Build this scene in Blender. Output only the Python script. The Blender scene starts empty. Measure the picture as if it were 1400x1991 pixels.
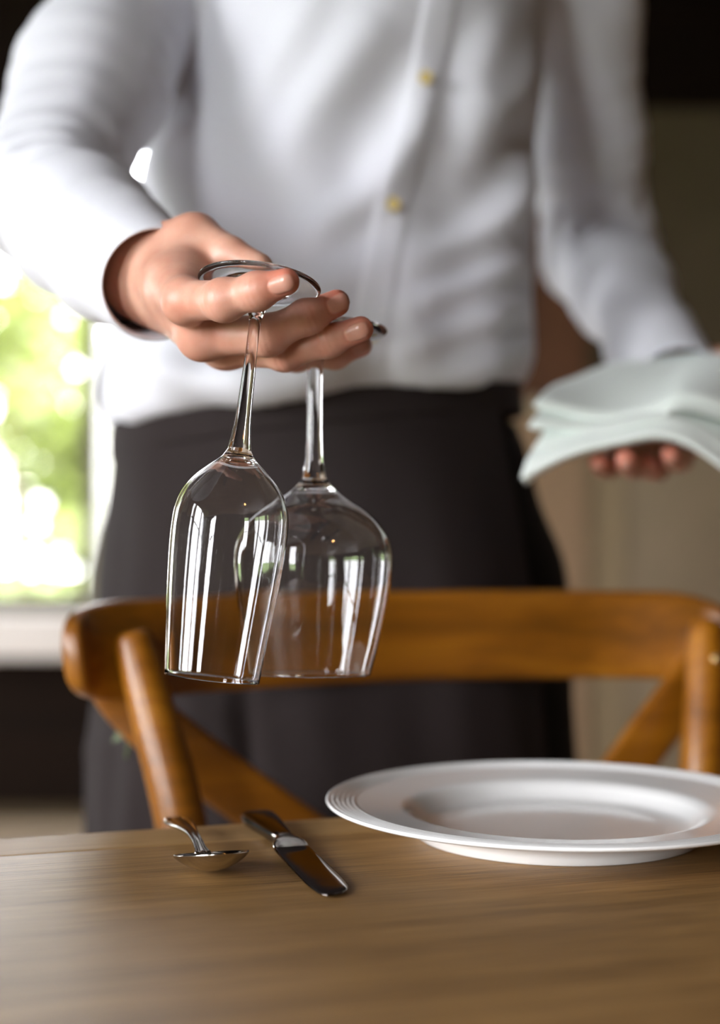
import bpy, bmesh, math, random
import numpy as np
from mathutils import Vector, Matrix
from mathutils.bvhtree import BVHTree

# ---------------------------------------------------------------- camera, world, light, exposure
sc = bpy.context.scene
C = sc.collection
FPX = 2765.0                 # focal length in pixels of the 1400 x 1991 frame
CAMZ, HORIZON = 0.926, 1038.0
cam_d = bpy.data.cameras.new('camera'); cam = bpy.data.objects.new('camera', cam_d); C.objects.link(cam)
cam_d.sensor_fit = 'VERTICAL'; cam_d.sensor_height = 36.0; cam_d.sensor_width = 24.0
cam_d.lens = FPX / 1991 * 36.0
cam_d.shift_y = (HORIZON - 995.5) / 1991
cam.location = (0, 0, CAMZ); cam.rotation_euler = (math.pi / 2, 0, 0)
cam_d.clip_start = 0.02; cam_d.clip_end = 200
cam_d.dof.use_dof = True; cam_d.dof.focus_distance = 0.738; cam_d.dof.aperture_fstop = 2.8
sc.camera = cam

w = bpy.data.worlds.new('overcast_sky'); sc.world = w; w.use_nodes = True
wn = w.node_tree; wn.nodes.clear()
wo = wn.nodes.new('ShaderNodeOutputWorld'); wb = wn.nodes.new('ShaderNodeBackground')
tc = wn.nodes.new('ShaderNodeTexCoord'); sx = wn.nodes.new('ShaderNodeSeparateXYZ'); cr = wn.nodes.new('ShaderNodeValToRGB')
wn.links.new(tc.outputs['Generated'], sx.inputs[0]); wn.links.new(sx.outputs['Z'], cr.inputs[0])
cr.color_ramp.elements[0].position = 0.0; cr.color_ramp.elements[0].color = (0.97, 0.97, 1.0, 1)
cr.color_ramp.elements[1].position = 0.7; cr.color_ramp.elements[1].color = (0.92, 0.95, 1.0, 1)
wn.links.new(cr.outputs[0], wb.inputs['Color']); wn.links.new(wb.outputs[0], wo.inputs['Surface'])
wb.inputs['Strength'].default_value = 11.0
sc.view_settings.view_transform = 'Standard'; sc.view_settings.look = 'None'
sc.view_settings.exposure = 1.66; sc.view_settings.gamma = 1.0; sc.view_settings.use_curve_mapping = False
cy = sc.cycles
cy.max_bounces = 20; cy.transmission_bounces = 20; cy.transparent_max_bounces = 16; cy.glossy_bounces = 8; cy.diffuse_bounces = 5
cy.use_denoising = True; cy.sample_clamp_indirect = 6.0; cy.blur_glossy = 0.6

def P(px, py, Y):
    """a point at distance Y, given where the photograph shows it"""
    return Vector(((px - 700) / FPX * Y, Y, CAMZ - (py - HORIZON) / FPX * Y))

# ---------------------------------------------------------------- materials
def srgb(h):
    v = [int(h[i:i + 2], 16) / 255 for i in (0, 2, 4)]
    return tuple(((c / 12.92) if c <= .04045 else ((c + .055) / 1.055) ** 2.4) for c in v) + (1,)
def mat(name, col, rough=.6, metal=0, spec=.5, **kw):
    m = bpy.data.materials.new(name); m.use_nodes = True
    b = m.node_tree.nodes['Principled BSDF']
    b.inputs['Base Color'].default_value = tuple(col[:3]) + (1,)
    b.inputs['Roughness'].default_value = rough; b.inputs['Metallic'].default_value = metal
    b.inputs['Specular IOR Level'].default_value = spec
    for k, v in kw.items(): b.inputs[k.replace('_', ' ')].default_value = v
    return m
def N(m, t, **kw):
    n = m.node_tree.nodes.new(t)
    for k, v in kw.items(): setattr(n, k, v)
    return n
def noise_col(m, c1, c2, scale, stretch=(1, 1, 1), detail=4, lo=.35, hi=.65, bump=0, bdist=.001, dist=0.0, rough=None):
    nt = m.node_tree; L = nt.links.new; b = nt.nodes['Principled BSDF']
    t = N(m, 'ShaderNodeTexCoord'); mp = N(m, 'ShaderNodeMapping'); mp.inputs['Scale'].default_value = stretch
    n = N(m, 'ShaderNodeTexNoise'); n.inputs['Scale'].default_value = scale; n.inputs['Detail'].default_value = detail
    n.inputs['Distortion'].default_value = dist
    r = N(m, 'ShaderNodeValToRGB'); r.color_ramp.elements[0].position = lo; r.color_ramp.elements[1].position = hi
    r.color_ramp.elements[0].color = tuple(c1[:3]) + (1,); r.color_ramp.elements[1].color = tuple(c2[:3]) + (1,)
    L(t.outputs['Object'], mp.inputs[0]); L(mp.outputs[0], n.inputs['Vector']); L(n.outputs['Fac'], r.inputs[0]); L(r.outputs[0], b.inputs['Base Color'])
    if bump:
        bp = N(m, 'ShaderNodeBump'); bp.inputs['Strength'].default_value = bump; bp.inputs['Distance'].default_value = bdist
        L(n.outputs['Fac'], bp.inputs['Height']); L(bp.outputs[0], b.inputs['Normal'])
    return r
def wood(name, c1, c2, c3, along='x', scale=1.0, rough=.4, coat=0.0, bump=.15, fine=.5, fs=220):
    """long grain running along one object axis"""
    m = mat(name, c1, rough); nt = m.node_tree; L = nt.links.new; b = nt.nodes['Principled BSDF']
    if coat: b.inputs['Coat Weight'].default_value = coat; b.inputs['Coat Roughness'].default_value = .18
    t = N(m, 'ShaderNodeTexCoord')
    a = {'x': (.06, 1, 1), 'y': (1, .06, 1), 'z': (1, 1, .06)}[along]
    def nz(sc_, det, strx):
        mp = N(m, 'ShaderNodeMapping'); mp.inputs['Scale'].default_value = strx
        n = N(m, 'ShaderNodeTexNoise'); n.inputs['Scale'].default_value = sc_ * scale; n.inputs['Detail'].default_value = det; n.inputs['Distortion'].default_value = .6
        L(t.outputs['Object'], mp.inputs[0]); L(mp.outputs[0], n.inputs['Vector']); return n
    n1 = nz(28, 5, a); n2 = nz(fs, 3, tuple(x if x == 1 else .03 for x in a)); n3 = nz(5, 2, (1, 1, 1))
    mx = N(m, 'ShaderNodeMix'); mx.inputs['Factor'].default_value = fine
    L(n1.outputs['Fac'], mx.inputs[2]); L(n2.outputs['Fac'], mx.inputs[3])
    r = N(m, 'ShaderNodeValToRGB'); e = r.color_ramp.elements
    e[0].position = .33; e[0].color = tuple(c1[:3]) + (1,); e[1].position = .68; e[1].color = tuple(c3[:3]) + (1,)
    q = e.new(.5); q.color = tuple(c2[:3]) + (1,)
    L(mx.outputs[0], r.inputs[0])
    m2 = N(m, 'ShaderNodeMix', data_type='RGBA', blend_type='MULTIPLY'); m2.inputs['Factor'].default_value = .35
    r3 = N(m, 'ShaderNodeValToRGB'); r3.color_ramp.elements[0].position = .3; r3.color_ramp.elements[1].position = .7
    r3.color_ramp.elements[0].color = (.6, .55, .5, 1); L(n3.outputs['Fac'], r3.inputs[0])
    L(r.outputs[0], m2.inputs[6]); L(r3.outputs[0], m2.inputs[7]); L(m2.outputs[2], b.inputs['Base Color'])
    bp = N(m, 'ShaderNodeBump'); bp.inputs['Strength'].default_value = bump; bp.inputs['Distance'].default_value = .0006
    L(n2.outputs['Fac'], bp.inputs['Height']); L(bp.outputs[0], b.inputs['Normal'])
    return m
def fabric(name, c1, c2, scale=900, rough=.92, sheen=.2, bump=.2):
    m = mat(name, c1, rough, spec=.2); m.node_tree.nodes['Principled BSDF'].inputs['Sheen Weight'].default_value = sheen
    noise_col(m, c1, c2, scale, bump=bump, bdist=.0004, detail=2)
    return m

M = {}
M['shirt'] = fabric('white_cotton', (.67, .675, .735), (.72, .725, .785))
M['apron'] = fabric('dark_apron_twill', (.0205, .0150, .0148), (.0275, .0205, .0202), 700, .9, .02)
M['trousers'] = fabric('black_trouser_cloth', (.008, .008, .009), (.012, .011, .012), 600, .9, .05)
M['napkin'] = fabric('pale_linen', (.82, .89, .86), (.86, .92, .89), 500)
M['porcelain'] = mat('white_porcelain', (.91, .915, .90), .16, Coat_Weight=.4)
M['steel'] = mat('polished_steel', (.56, .53, .49), .17, 1)
M['steel_dark'] = mat('steel_dark_reflections', (.16, .14, .13), .07, 1)  # base darkened to carry the dark reflections on knife blade and handle
M['brass'] = mat('brass', (.75, .55, .25), .3, 1)
M['leather'] = mat('black_leather', (.012, .011, .01), .35)
M['hair'] = mat('dark_brown_hair', (.03, .018, .01), .5)
M['button'] = mat('horn_button', (.52, .40, .14), .3)
M['chair'] = wood('honey_stained_wood', srgb('683d01'), srgb('875105'), srgb('a66b10'), 'x', .6, .40, .22, .08, .3)
M['table'] = wood('oiled_oak_table', srgb('6f5128'), srgb('906c3b'), srgb('ab844f'), 'x', 2.0, .55, 0, .5, .62, 330)
M['edge_board'] = wood('pale_oak_edge', srgb('846336'), srgb('a27e4c'), srgb('ba9764'), 'x', 2.0, .62, 0, .3, .5, 330)
M['cane'] = mat('woven_rush', (.45, .33, .16), .8); noise_col(M['cane'], (.36, .25, .11), (.55, .42, .22), 60, (1, 8, 1), bump=.5)
M['plaster'] = mat('olive_brown_plaster_shaded', (.13, .10, .062), .9); noise_col(M['plaster'], (.105, .077, .04), (.12, .088, .048), 6)  # kept dark: the shade higher up the wall is in this colour
M['panel'] = mat('taupe_panel_lit', (.26, .215, .165), .6); noise_col(M['panel'], (.40, .31, .20), (.43, .33, .215), 5)  # lower wall made lighter: the stronger light low down is in the colour
M['post_lit'] = mat('brown_post_lit', (.40, .26, .15), .6)  # lower part of the brown post, its brighter light put into the colour
M['panel_beige_lit'] = mat('beige_panel_lit', (.45, .34, .20), .6)  # beige strip, lightened for the stronger light low down
M['post_shaded'] = wood('brown_post_shaded', srgb('5a341a'), srgb('6b4226'), srgb('7a5032'), 'z', .6, .5)  # upper part of the same post, its dimmer light put into the colour
M['darkwood'] = wood('dark_stained_timber', srgb('120a04'), srgb('190e06'), srgb('20130a'), 'x', .5, .85)
M['darkwood'].node_tree.nodes['Principled BSDF'].inputs['Specular IOR Level'].default_value = .12
M['sidewall'] = mat('dark_brown_side_wall', (.06, .042, .026), .9); noise_col(M['sidewall'], (.055, .038, .023), (.066, .047, .03), 4)
M['white_paint'] = mat('off_white_window_paint', (.74, .68, .62), .5)
M['frame_dark'] = mat('grey_brown_window_frame', (.13, .11, .07), .5)
M['floor'] = wood('pale_floor_boards', srgb('a08a70'), srgb('b8a288'), srgb('c8b49a'), 'x', .4, .5)
M['grass'] = mat('grass', (.09, .16, .03), .9); noise_col(M['grass'], (.07, .13, .02), (.14, .2, .05), 3)
M['leaf'] = mat('leaf_green', (.10, .17, .04), .5); noise_col(M['leaf'], (.08, .10, .025), (.16, .18, .055), 1.5)
_nt = M['leaf'].node_tree; _tr = _nt.nodes.new('ShaderNodeBsdfTranslucent'); _tr.inputs[0].default_value = (.17, .20, .05, 1)
_ad = _nt.nodes.new('ShaderNodeMixShader'); _ad.inputs[0].default_value = .45
_nt.links.new(_nt.nodes['Principled BSDF'].outputs[0], _ad.inputs[1]); _nt.links.new(_tr.outputs[0], _ad.inputs[2]); _nt.links.new(_ad.outputs[0], _nt.nodes['Material Output'].inputs['Surface'])
M['bark'] = mat('bark', (.09, .06, .04), .9)
M['sprig'] = mat('sprig_green', (.05, .075, .012), .5)
M['lampshade'] = mat('black_enamel', (.02, .02, .02), .3)

def glass_mat():
    m = bpy.data.materials.new('clear_glass'); m.use_nodes = True
    b = m.node_tree.nodes['Principled BSDF']
    b.inputs['Base Color'].default_value = (1, 1, 1, 1); b.inputs['Transmission Weight'].default_value = 1
    b.inputs['Roughness'].default_value = 0; b.inputs['IOR'].default_value = 1.52
    return m
M['glass'] = glass_mat()
def pane_mat():
    m = bpy.data.materials.new('window_glass'); m.use_nodes = True; nt = m.node_tree; nt.nodes.clear()
    o = N(m, 'ShaderNodeOutputMaterial'); mx = N(m, 'ShaderNodeMixShader'); t = N(m, 'ShaderNodeBsdfTransparent'); g = N(m, 'ShaderNodeBsdfGlossy')
    g.inputs['Roughness'].default_value = .01; fr = N(m, 'ShaderNodeFresnel'); fr.inputs['IOR'].default_value = 1.45
    nt.links.new(fr.outputs[0], mx.inputs[0]); nt.links.new(t.outputs[0], mx.inputs[1]); nt.links.new(g.outputs[0], mx.inputs[2]); nt.links.new(mx.outputs[0], o.inputs[0])
    return m
M['pane'] = pane_mat()
def bulb_mat():
    m = mat('warm_bulb', (1, .7, .4), .4); b = m.node_tree.nodes['Principled BSDF']
    b.inputs['Emission Color'].default_value = (1, .45, .12, 1); b.inputs['Emission Strength'].default_value = 30
    return m
M['bulb'] = bulb_mat()
def skin_mat():
    m = mat('skin', (.6, .36, .26), .42, spec=.45); nt = m.node_tree; L = nt.links.new; b = nt.nodes['Principled BSDF']
    b.inputs['Subsurface Weight'].default_value = .18; b.inputs['Subsurface Radius'].default_value = (1, .35, .18); b.inputs['Subsurface Scale'].default_value = .004
    t = N(m, 'ShaderNodeTexCoord'); n = N(m, 'ShaderNodeTexNoise'); n.inputs['Scale'].default_value = 60; n.inputs['Detail'].default_value = 4
    L(t.outputs['Object'], n.inputs['Vector'])
    r = N(m, 'ShaderNodeValToRGB'); r.color_ramp.elements[0].position = .3; r.color_ramp.elements[1].position = .7
    r.color_ramp.elements[0].color = (.56, .27, .19, 1); r.color_ramp.elements[1].color = (.65, .375, .28, 1); L(n.outputs['Fac'], r.inputs[0])
    a = N(m, 'ShaderNodeAttribute', attribute_name='ruddy'); mx = N(m, 'ShaderNodeMix', data_type='RGBA')
    mx.inputs[7].default_value = (.52, .105, .06, 1); L(a.outputs['Fac'], mx.inputs[0]); L(r.outputs[0], mx.inputs[6])
    a2 = N(m, 'ShaderNodeAttribute', attribute_name='nail'); m2 = N(m, 'ShaderNodeMix', data_type='RGBA')
    m2.inputs[7].default_value = (.61, .315, .24, 1); L(a2.outputs['Fac'], m2.inputs[0]); L(mx.outputs[2], m2.inputs[6]); L(m2.outputs[2], b.inputs['Base Color'])
    mr = N(m, 'ShaderNodeMapRange'); mr.inputs['To Min'].default_value = .42; mr.inputs['To Max'].default_value = .2; L(a2.outputs['Fac'], mr.inputs[0]); L(mr.outputs[0], b.inputs['Roughness'])
    n2 = N(m, 'ShaderNodeTexVoronoi'); n2.inputs['Scale'].default_value = 900; L(t.outputs['Object'], n2.inputs['Vector'])
    bp = N(m, 'ShaderNodeBump'); bp.inputs['Strength'].default_value = .12; bp.inputs['Distance'].default_value = .0003
    L(n2.outputs['Distance'], bp.inputs['Height']); L(bp.outputs[0], b.inputs['Normal'])
    return m
M['skin'] = skin_mat()

# ---------------------------------------------------------------- object helpers
def link(o, parent=None):
    C.objects.link(o)
    if parent is not None: o.parent = parent
    return o
def obj(name, bm, m, parent=None, smooth=True):
    me = bpy.data.meshes.new(name); bm.to_mesh(me); bm.free()
    if smooth: me.polygons.foreach_set('use_smooth', [True] * len(me.polygons))
    o = bpy.data.objects.new(name, me); me.materials.append(m)
    return link(o, parent)
def thing(name, label, cat, loc=(0, 0, 0), rotz=0, group=None):
    o = bpy.data.objects.new(name, None); o.location = loc; o.rotation_euler = (0, 0, rotz); C.objects.link(o)
    return tag(o, label, cat, group)
def tag(o, label, cat, group=None):
    o['label'] = label; o['category'] = cat
    if group: o['group'] = group
    return o
def struct(name, bm, m, parent=None, smooth=False):
    o = obj(name, bm, m, parent, smooth)
    if parent is None: o['kind'] = 'structure'
    return o
def bevel(o, wd, seg=3, ang=.6):
    b = o.modifiers.new('bevel', 'BEVEL'); b.width = wd; b.segments = seg; b.limit_method = 'ANGLE'; b.angle_limit = ang
    return o
def box(bm, x0, x1, y0, y1, z0, z1):
    r = bmesh.ops.create_cube(bm, size=1)
    for v in r['verts']:
        v.co = Vector((x0 + (v.co.x + .5) * (x1 - x0), y0 + (v.co.y + .5) * (y1 - y0), z0 + (v.co.z + .5) * (z1 - z0)))
def bxs(*bs):
    bm = bmesh.new()
    for b in bs: box(bm, *b)
    return bm
def lathe(bm, prof, n=96, mtx=None, close=False):
    """revolve (r, z) profile about z"""
    rings = []
    for r, z in prof:
        if r < 1e-6: rings.append([bm.verts.new((0, 0, z))])
        else: rings.append([bm.verts.new((r * math.cos(2 * math.pi * k / n), r * math.sin(2 * math.pi * k / n), z)) for k in range(n)])
    for a, b in zip(rings[:-1], rings[1:]):
        for k in range(n):
            k2 = (k + 1) % n
            if len(a) == 1 and len(b) == 1: continue
            if len(a) == 1: f = (a[0], b[k2], b[k])
            elif len(b) == 1: f = (a[k], a[k2], b[0])
            else: f = (a[k], a[k2], b[k2], b[k])
            bm.faces.new(f)
    if mtx is not None: bmesh.ops.transform(bm, matrix=mtx, verts=bm.verts)
    return bm
def catmull(pts, n):
    """n samples along a smooth curve through pts (tuples of any size)"""
    p = np.array(pts, float); d = np.r_[0, np.cumsum(np.sqrt(((p[1:] - p[:-1]) ** 2).sum(1)) ** .5)]
    m = np.zeros_like(p)
    for i in range(len(p)):
        a, b = max(i - 1, 0), min(i + 1, len(p) - 1); m[i] = (p[b] - p[a]) / (d[b] - d[a])
    out = []
    for s in np.linspace(0, d[-1], n):
        i = min(max(np.searchsorted(d, s) - 1, 0), len(p) - 2); h = d[i + 1] - d[i]; t = (s - d[i]) / h
        out.append((2*t**3-3*t**2+1)*p[i] + (t**3-2*t**2+t)*h*m[i] + (-2*t**3+3*t**2)*p[i+1] + (t**3-t**2)*h*m[i+1])
    return np.array(out)
def rings_mesh(rings, cap=True):
    bm = bmesh.new(); R = [[bm.verts.new(tuple(p)) for p in r] for r in rings]
    n = len(R[0])
    for a, b in zip(R[:-1], R[1:]):
        for k in range(n): bm.faces.new((a[k], a[(k + 1) % n], b[(k + 1) % n], b[k]))
    if cap: bm.faces.new(R[0][::-1]); bm.faces.new(R[-1])
    bmesh.ops.recalc_face_normals(bm, faces=bm.faces)
    return bm
def tube(pts, n=40, seg=20):
    """pts: (x, y, z, radius) -> rounded tube"""
    c = catmull(pts, n); p = c[:, :3]; rad = c[:, 3]
    t = np.gradient(p, axis=0); t /= np.linalg.norm(t, axis=1)[:, None]
    ref = np.array([0.31, .9, .3]); rings = []
    for i in range(len(p)):
        a = np.cross(t[i], ref); a /= np.linalg.norm(a); b = np.cross(t[i], a)
        rings.append([p[i] + rad[i] * (a * math.cos(q) + b * math.sin(q)) for q in np.linspace(0, 2 * math.pi, seg, endpoint=False)])
    return rings_mesh(rings)

# ---------------------------------------------------------------- implicit surfaces -> one continuous mesh
class Field:
    def __init__(s, lo, hi, h):
        s.lo = np.array(lo, np.float32); s.h = h
        s.n = np.ceil((np.array(hi) - np.array(lo)) / h).astype(int) + 1
        s.ax = [s.lo[i] + h * np.arange(s.n[i], dtype=np.float32) for i in range(3)]
        s.F = np.full(s.n, .2, np.float32)
    def sub(s, pts, pad):
        pts = np.array(pts); a = pts.min(0) - pad; b = pts.max(0) + pad
        i0 = np.clip(((a - s.lo) / s.h).astype(int), 0, s.n - 1); i1 = np.clip(((b - s.lo) / s.h).astype(int) + 2, 1, s.n)
        sl = tuple(slice(i, max(j, i + 1)) for i, j in zip(i0, i1))
        X, Y, Z = np.meshgrid(*[s.ax[k][sl[k]] for k in range(3)], indexing='ij', sparse=True)
        return sl, X, Y, Z
def smin(a, b, k):
    h = np.clip(.5 + .5 * (b - a) / k, 0, 1)
    return b * (1 - h) + a * h - k * h * (1 - h)
def cone_d(X, Y, Z, a, b, ra, rb):
    a = np.array(a, np.float32); b = np.array(b, np.float32); ab = b - a; L2 = float((ab ** 2).sum()) + 1e-12
    t = np.clip(((X - a[0]) * ab[0] + (Y - a[1]) * ab[1] + (Z - a[2]) * ab[2]) / L2, 0, 1)
    return np.sqrt((X - a[0] - t * ab[0]) ** 2 + (Y - a[1] - t * ab[1]) ** 2 + (Z - a[2] - t * ab[2]) ** 2) - (ra + (rb - ra) * t)
def add_chain(fd, chain, k_in, k_out, pad=.03):
    """chain: [(point, radius), ...] blended with itself by k_in, with the field by k_out (number or callable)"""
    pts = [c[0] for c in chain]; rm = max(c[1] for c in chain)
    sl, X, Y, Z = fd.sub(pts, rm + pad)
    G = None
    for (a, ra), (b, rb) in zip(chain[:-1], chain[1:]):
        d = cone_d(X, Y, Z, a, b, ra, rb); G = d if G is None else smin(G, d, k_in)
    k = k_out(X, Y, Z) if callable(k_out) else k_out
    fd.F[sl] = smin(fd.F[sl], G, k)
def add_ell(fd, c, r, k, rot=None):
    c = np.array(c, np.float32); sl, X, Y, Z = fd.sub([c], max(r) + .03)
    x, y, z = X - c[0], Y - c[1], Z - c[2]
    if rot is not None:
        R = np.array(rot.to_3x3().inverted()); x, y, z = [R[i][0] * x + R[i][1] * y + R[i][2] * z for i in range(3)]
    q = np.sqrt((x / r[0]) ** 2 + (y / r[1]) ** 2 + (z / r[2]) ** 2); g = np.sqrt((x / r[0] ** 2) ** 2 + (y / r[1] ** 2) ** 2 + (z / r[2] ** 2) ** 2) + 1e-6
    fd.F[sl] = smin(fd.F[sl], q * (q - 1) / g, k)
def add_stack(fd, table, yaw, k, tilt=lambda X: 0 * X, ryk=1.0):
    """stack of ellipses: rows z, cx, cy, rx, ry"""
    T = np.array(table, float); zs = T[:, 0]
    X, Y, Z = np.meshgrid(*fd.ax, indexing='ij', sparse=True)
    zz = Z - tilt(X)
    cx, cy_, rx, ry = [np.interp(zz, zs, T[:, i]).astype(np.float32) for i in (1, 2, 3, 4)]; cx = cx - .0056; rx = rx * .973; ry = ry * ryk
    c, s_ = math.cos(yaw), math.sin(yaw)
    x = (X - cx) * c + (Y - cy_) * s_; y = -(X - cx) * s_ + (Y - cy_) * c
    d = (np.sqrt((x / rx) ** 2 + (y / ry) ** 2) - 1) * np.minimum(rx, ry)
    d = np.maximum(d, np.maximum(zs[0] - zz, zz - zs[-1]))
    fd.F = smin(fd.F, d.astype(np.float32), k)
def surfnet(fd, skip=None):
    F = fd.F; ins = F < 0; n = np.array(F.shape)
    cs = n - 1; acc = np.zeros((*cs, 3), np.float32); cnt = np.zeros(cs, np.uint8)
    for ax in range(3):
        o1, o2 = [a for a in range(3) if a != ax]
        for p in (0, 1):
            for q in (0, 1):
                s0 = [None] * 3; s0[ax] = slice(0, n[ax] - 1); s0[o1] = slice(p, n[o1] - 1 + p); s0[o2] = slice(q, n[o2] - 1 + q)
                s1 = list(s0); s1[ax] = slice(1, n[ax])
                f0, f1 = F[tuple(s0)], F[tuple(s1)]; cr_ = np.nonzero((f0 < 0) != (f1 < 0))
                a0, a1 = f0[cr_], f1[cr_]; t = a0 / (a0 - a1)
                add = np.zeros((len(t), 3), np.float32); add[:, ax] = t; add[:, o1] = p; add[:, o2] = q
                acc[cr_] += add; cnt[cr_] += 1
    mask = cnt > 0
    if skip is not None:
        ctr = np.meshgrid(*[a[:-1] + fd.h / 2 for a in fd.ax], indexing='ij', sparse=True)
        for lo, hi in skip:
            mask &= ~((ctr[0] > lo[0]) & (ctr[0] < hi[0]) & (ctr[1] > lo[1]) & (ctr[1] < hi[1]) & (ctr[2] > lo[2]) & (ctr[2] < hi[2]))
    idx = np.full(cs, -1, np.int32); ii = np.nonzero(mask); idx[ii] = np.arange(len(ii[0]))
    V = fd.lo + fd.h * (np.stack(ii, 1) + acc[ii] / cnt[ii][:, None])
    quads = []
    for ax in range(3):
        o1, o2 = [(1, 2), (2, 0), (0, 1)][ax]
        s0 = [None] * 3; s0[ax] = slice(0, n[ax] - 1); s0[o1] = slice(1, n[o1] - 1); s0[o2] = slice(1, n[o2] - 1)
        s1 = list(s0); s1[ax] = slice(1, n[ax])
        a, b = ins[tuple(s0)], ins[tuple(s1)]; e = np.stack(np.nonzero(a != b), 1)
        if not len(e): continue
        inside_first = a[tuple(e.T)]; e[:, o1] += 1; e[:, o2] += 1
        def cell(d1, d2):
            f = e.copy(); f[:, o1] -= d1; f[:, o2] -= d2; return idx[tuple(f.T)]
        q = np.stack([cell(1, 1), cell(0, 1), cell(0, 0), cell(1, 0)], 1)
        q[~inside_first] = q[~inside_first][:, ::-1]; quads.append(q)
    Q = np.concatenate(quads); Q = Q[(Q >= 0).all(1)]
    return V.astype(np.float64), Q
def vnormals(V, Q):
    nrm = np.zeros_like(V); a = V[Q[:, 2]] - V[Q[:, 0]]; b = V[Q[:, 3]] - V[Q[:, 1]]; fn = np.cross(a, b)
    for k in range(4): np.add.at(nrm, Q[:, k], fn)
    return nrm / (np.linalg.norm(nrm, axis=1)[:, None] + 1e-12)
def laplace(V, Q, it=2, f=.5):
    for _ in range(it):
        s = np.zeros_like(V); c = np.zeros(len(V))
        for k in range(4):
            for m_ in (1, 3): np.add.at(s, Q[:, k], V[Q[:, (k + m_) % 4]]); np.add.at(c, Q[:, k], 1)
        V = V + f * (s / np.maximum(c, 1)[:, None] - V)
    return V
def mesh_vq(name, V, Q, m, parent=None):
    me = bpy.data.meshes.new(name); me.from_pydata(V.tolist(), [], Q.tolist()); me.polygons.foreach_set('use_smooth', [True] * len(me.polygons))
    me.materials.append(m); o = bpy.data.objects.new(name, me); return link(o, parent)

# ---------------------------------------------------------------- the room
YB, XL, XR, YF, ZC = 4.6, -3.1, 4.2, -2.7, 2.9
struct('floor', bxs((XL - .2, XR + .2, YF - .2, YB + .2, -.05, 0)), M['floor'])
struct('ceiling', bxs((XL - .2, XR + .2, YF - .2, YB + .2, ZC, ZC + .1)), M['darkwood'])
# far wall: a window on the left, panelling on the right in lit and shaded tones
WX0, WX1, WZ0, WZ1 = -1.5, -.50, .68, 2.30
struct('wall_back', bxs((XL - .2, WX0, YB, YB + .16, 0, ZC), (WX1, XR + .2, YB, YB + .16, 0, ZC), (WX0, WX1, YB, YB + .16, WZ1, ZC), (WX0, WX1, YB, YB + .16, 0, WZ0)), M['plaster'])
struct('trim_1', bxs((XL, XR, YB - .10, YB - .001, 2.30, ZC)), M['darkwood'])                       # dark beam above the window
struct('trim_2', bxs((XL, -.2, YB - .03, YB - .001, .05, .525)), M['darkwood'])                      # dark boarding below it
bevel(struct('trim_3', bxs((XL + .02, -.42, YB - .11, YB - .001, .53, .668)), M['white_paint']), .012)   # thick pale sill
def window(name, bars, panes, glassless=None):
    f = struct(name, bxs(*bars), M['frame_dark'])
    for p in panes: obj('window_pane', bxs(p), M['pane'], f, False)
    return f
mu = (-.90, -.845)
window('window_1', [(WX0, WX0 + .05, YB + .02, YB + .09, WZ0, WZ1), (WX1 - .05, WX1, YB + .02, YB + .09, WZ0, WZ1), (mu[0], mu[1], YB + .01, YB + .1, WZ0, WZ1),
                    (WX0, WX1, YB + .021, YB + .089, WZ0, WZ0 + .045), (WX0, WX1, YB + .021, YB + .089, WZ1 - .05, WZ1)],
       [(WX0 + .05, mu[0], YB + .05, YB + .056, WZ0 + .045, WZ1 - .05), (mu[1], WX1 - .05, YB + .05, YB + .056, WZ0 + .045, WZ1 - .05)])
# panelling right of the waiter; light fading upward is put into its colours
struct('trim_4', bxs((.48, .724, YB - .05, YB - .001, 1.361, 2.28)), M['post_shaded'])
struct('trim_8', bxs((.48, .724, YB - .04, YB - .001, 0, 1.30)), M['post_lit'])
struct('trim_5', bxs((.728, .848, YB - .025, YB - .001, 0, 1.30)), M['panel_beige_lit'])
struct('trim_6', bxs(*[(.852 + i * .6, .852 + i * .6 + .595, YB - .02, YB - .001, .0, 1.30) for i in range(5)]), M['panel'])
bevel(struct('trim_7', bxs((.47, XR, YB - .055, YB - .001, 1.303, 1.36)), M['panel']), .008)  # added rail covering the step from shaded to lit wall tone
# left wall with tall windows, plain walls to the right and behind the camera
LW = [(-2.45, -1.40), (-1.26, -.26), (.05, .30), (3.25, 4.25)]
FW = [(-2.35, -1.55)]                                             # one more behind the camera, to its left
LZ0, LZ1 = .45, 2.66
ys = [YF - .2] + [v for p in LW for v in p] + [YB + .2]
bs = [(XL - .16, XL, ys[i], ys[i + 1], 0, ZC) for i in range(0, len(ys), 2)]
for a, b in LW: bs += [(XL - .16, XL, a, b, 0, LZ0), (XL - .16, XL, a, b, LZ1, ZC)]
struct('wall_left', bxs(*bs), M['sidewall'])
for i, (a, b) in enumerate(LW):
    x0, x1 = XL - .10, XL - .04; mz = 2.0
    window('window_%d' % (i + 2), [(x0, x1, a, a + .04, LZ0, LZ1), (x0, x1, b - .04, b, LZ0, LZ1), (x0 + .001, x1 - .001, a, b, LZ0, LZ0 + .05), (x0 + .001, x1 - .001, a, b, LZ1 - .05, LZ1),
                                   (x0 + .002, x1 - .002, (a + b) / 2 - .012, (a + b) / 2 + .012, LZ0, LZ1), (x0 + .003, x1 - .003, a, b, mz - .015, mz + .015)],
           [(x0 + .027, x0 + .033, a + .04, b - .04, LZ0 + .05, LZ1 - .05)])
struct('wall_right', bxs((XR, XR + .16, YF - .2, YB + .2, 0, ZC)), M['sidewall'])
bs = [(XL - .2, FW[0][0], YF - .16, YF, 0, ZC), (FW[-1][1], XR + .2, YF - .16, YF, 0, ZC)]
for a, b in FW: bs += [(a, b, YF - .16, YF, 0, LZ0), (a, b, YF - .16, YF, LZ1, ZC)]
struct('wall_front', bxs(*bs), M['sidewall'])
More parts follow.
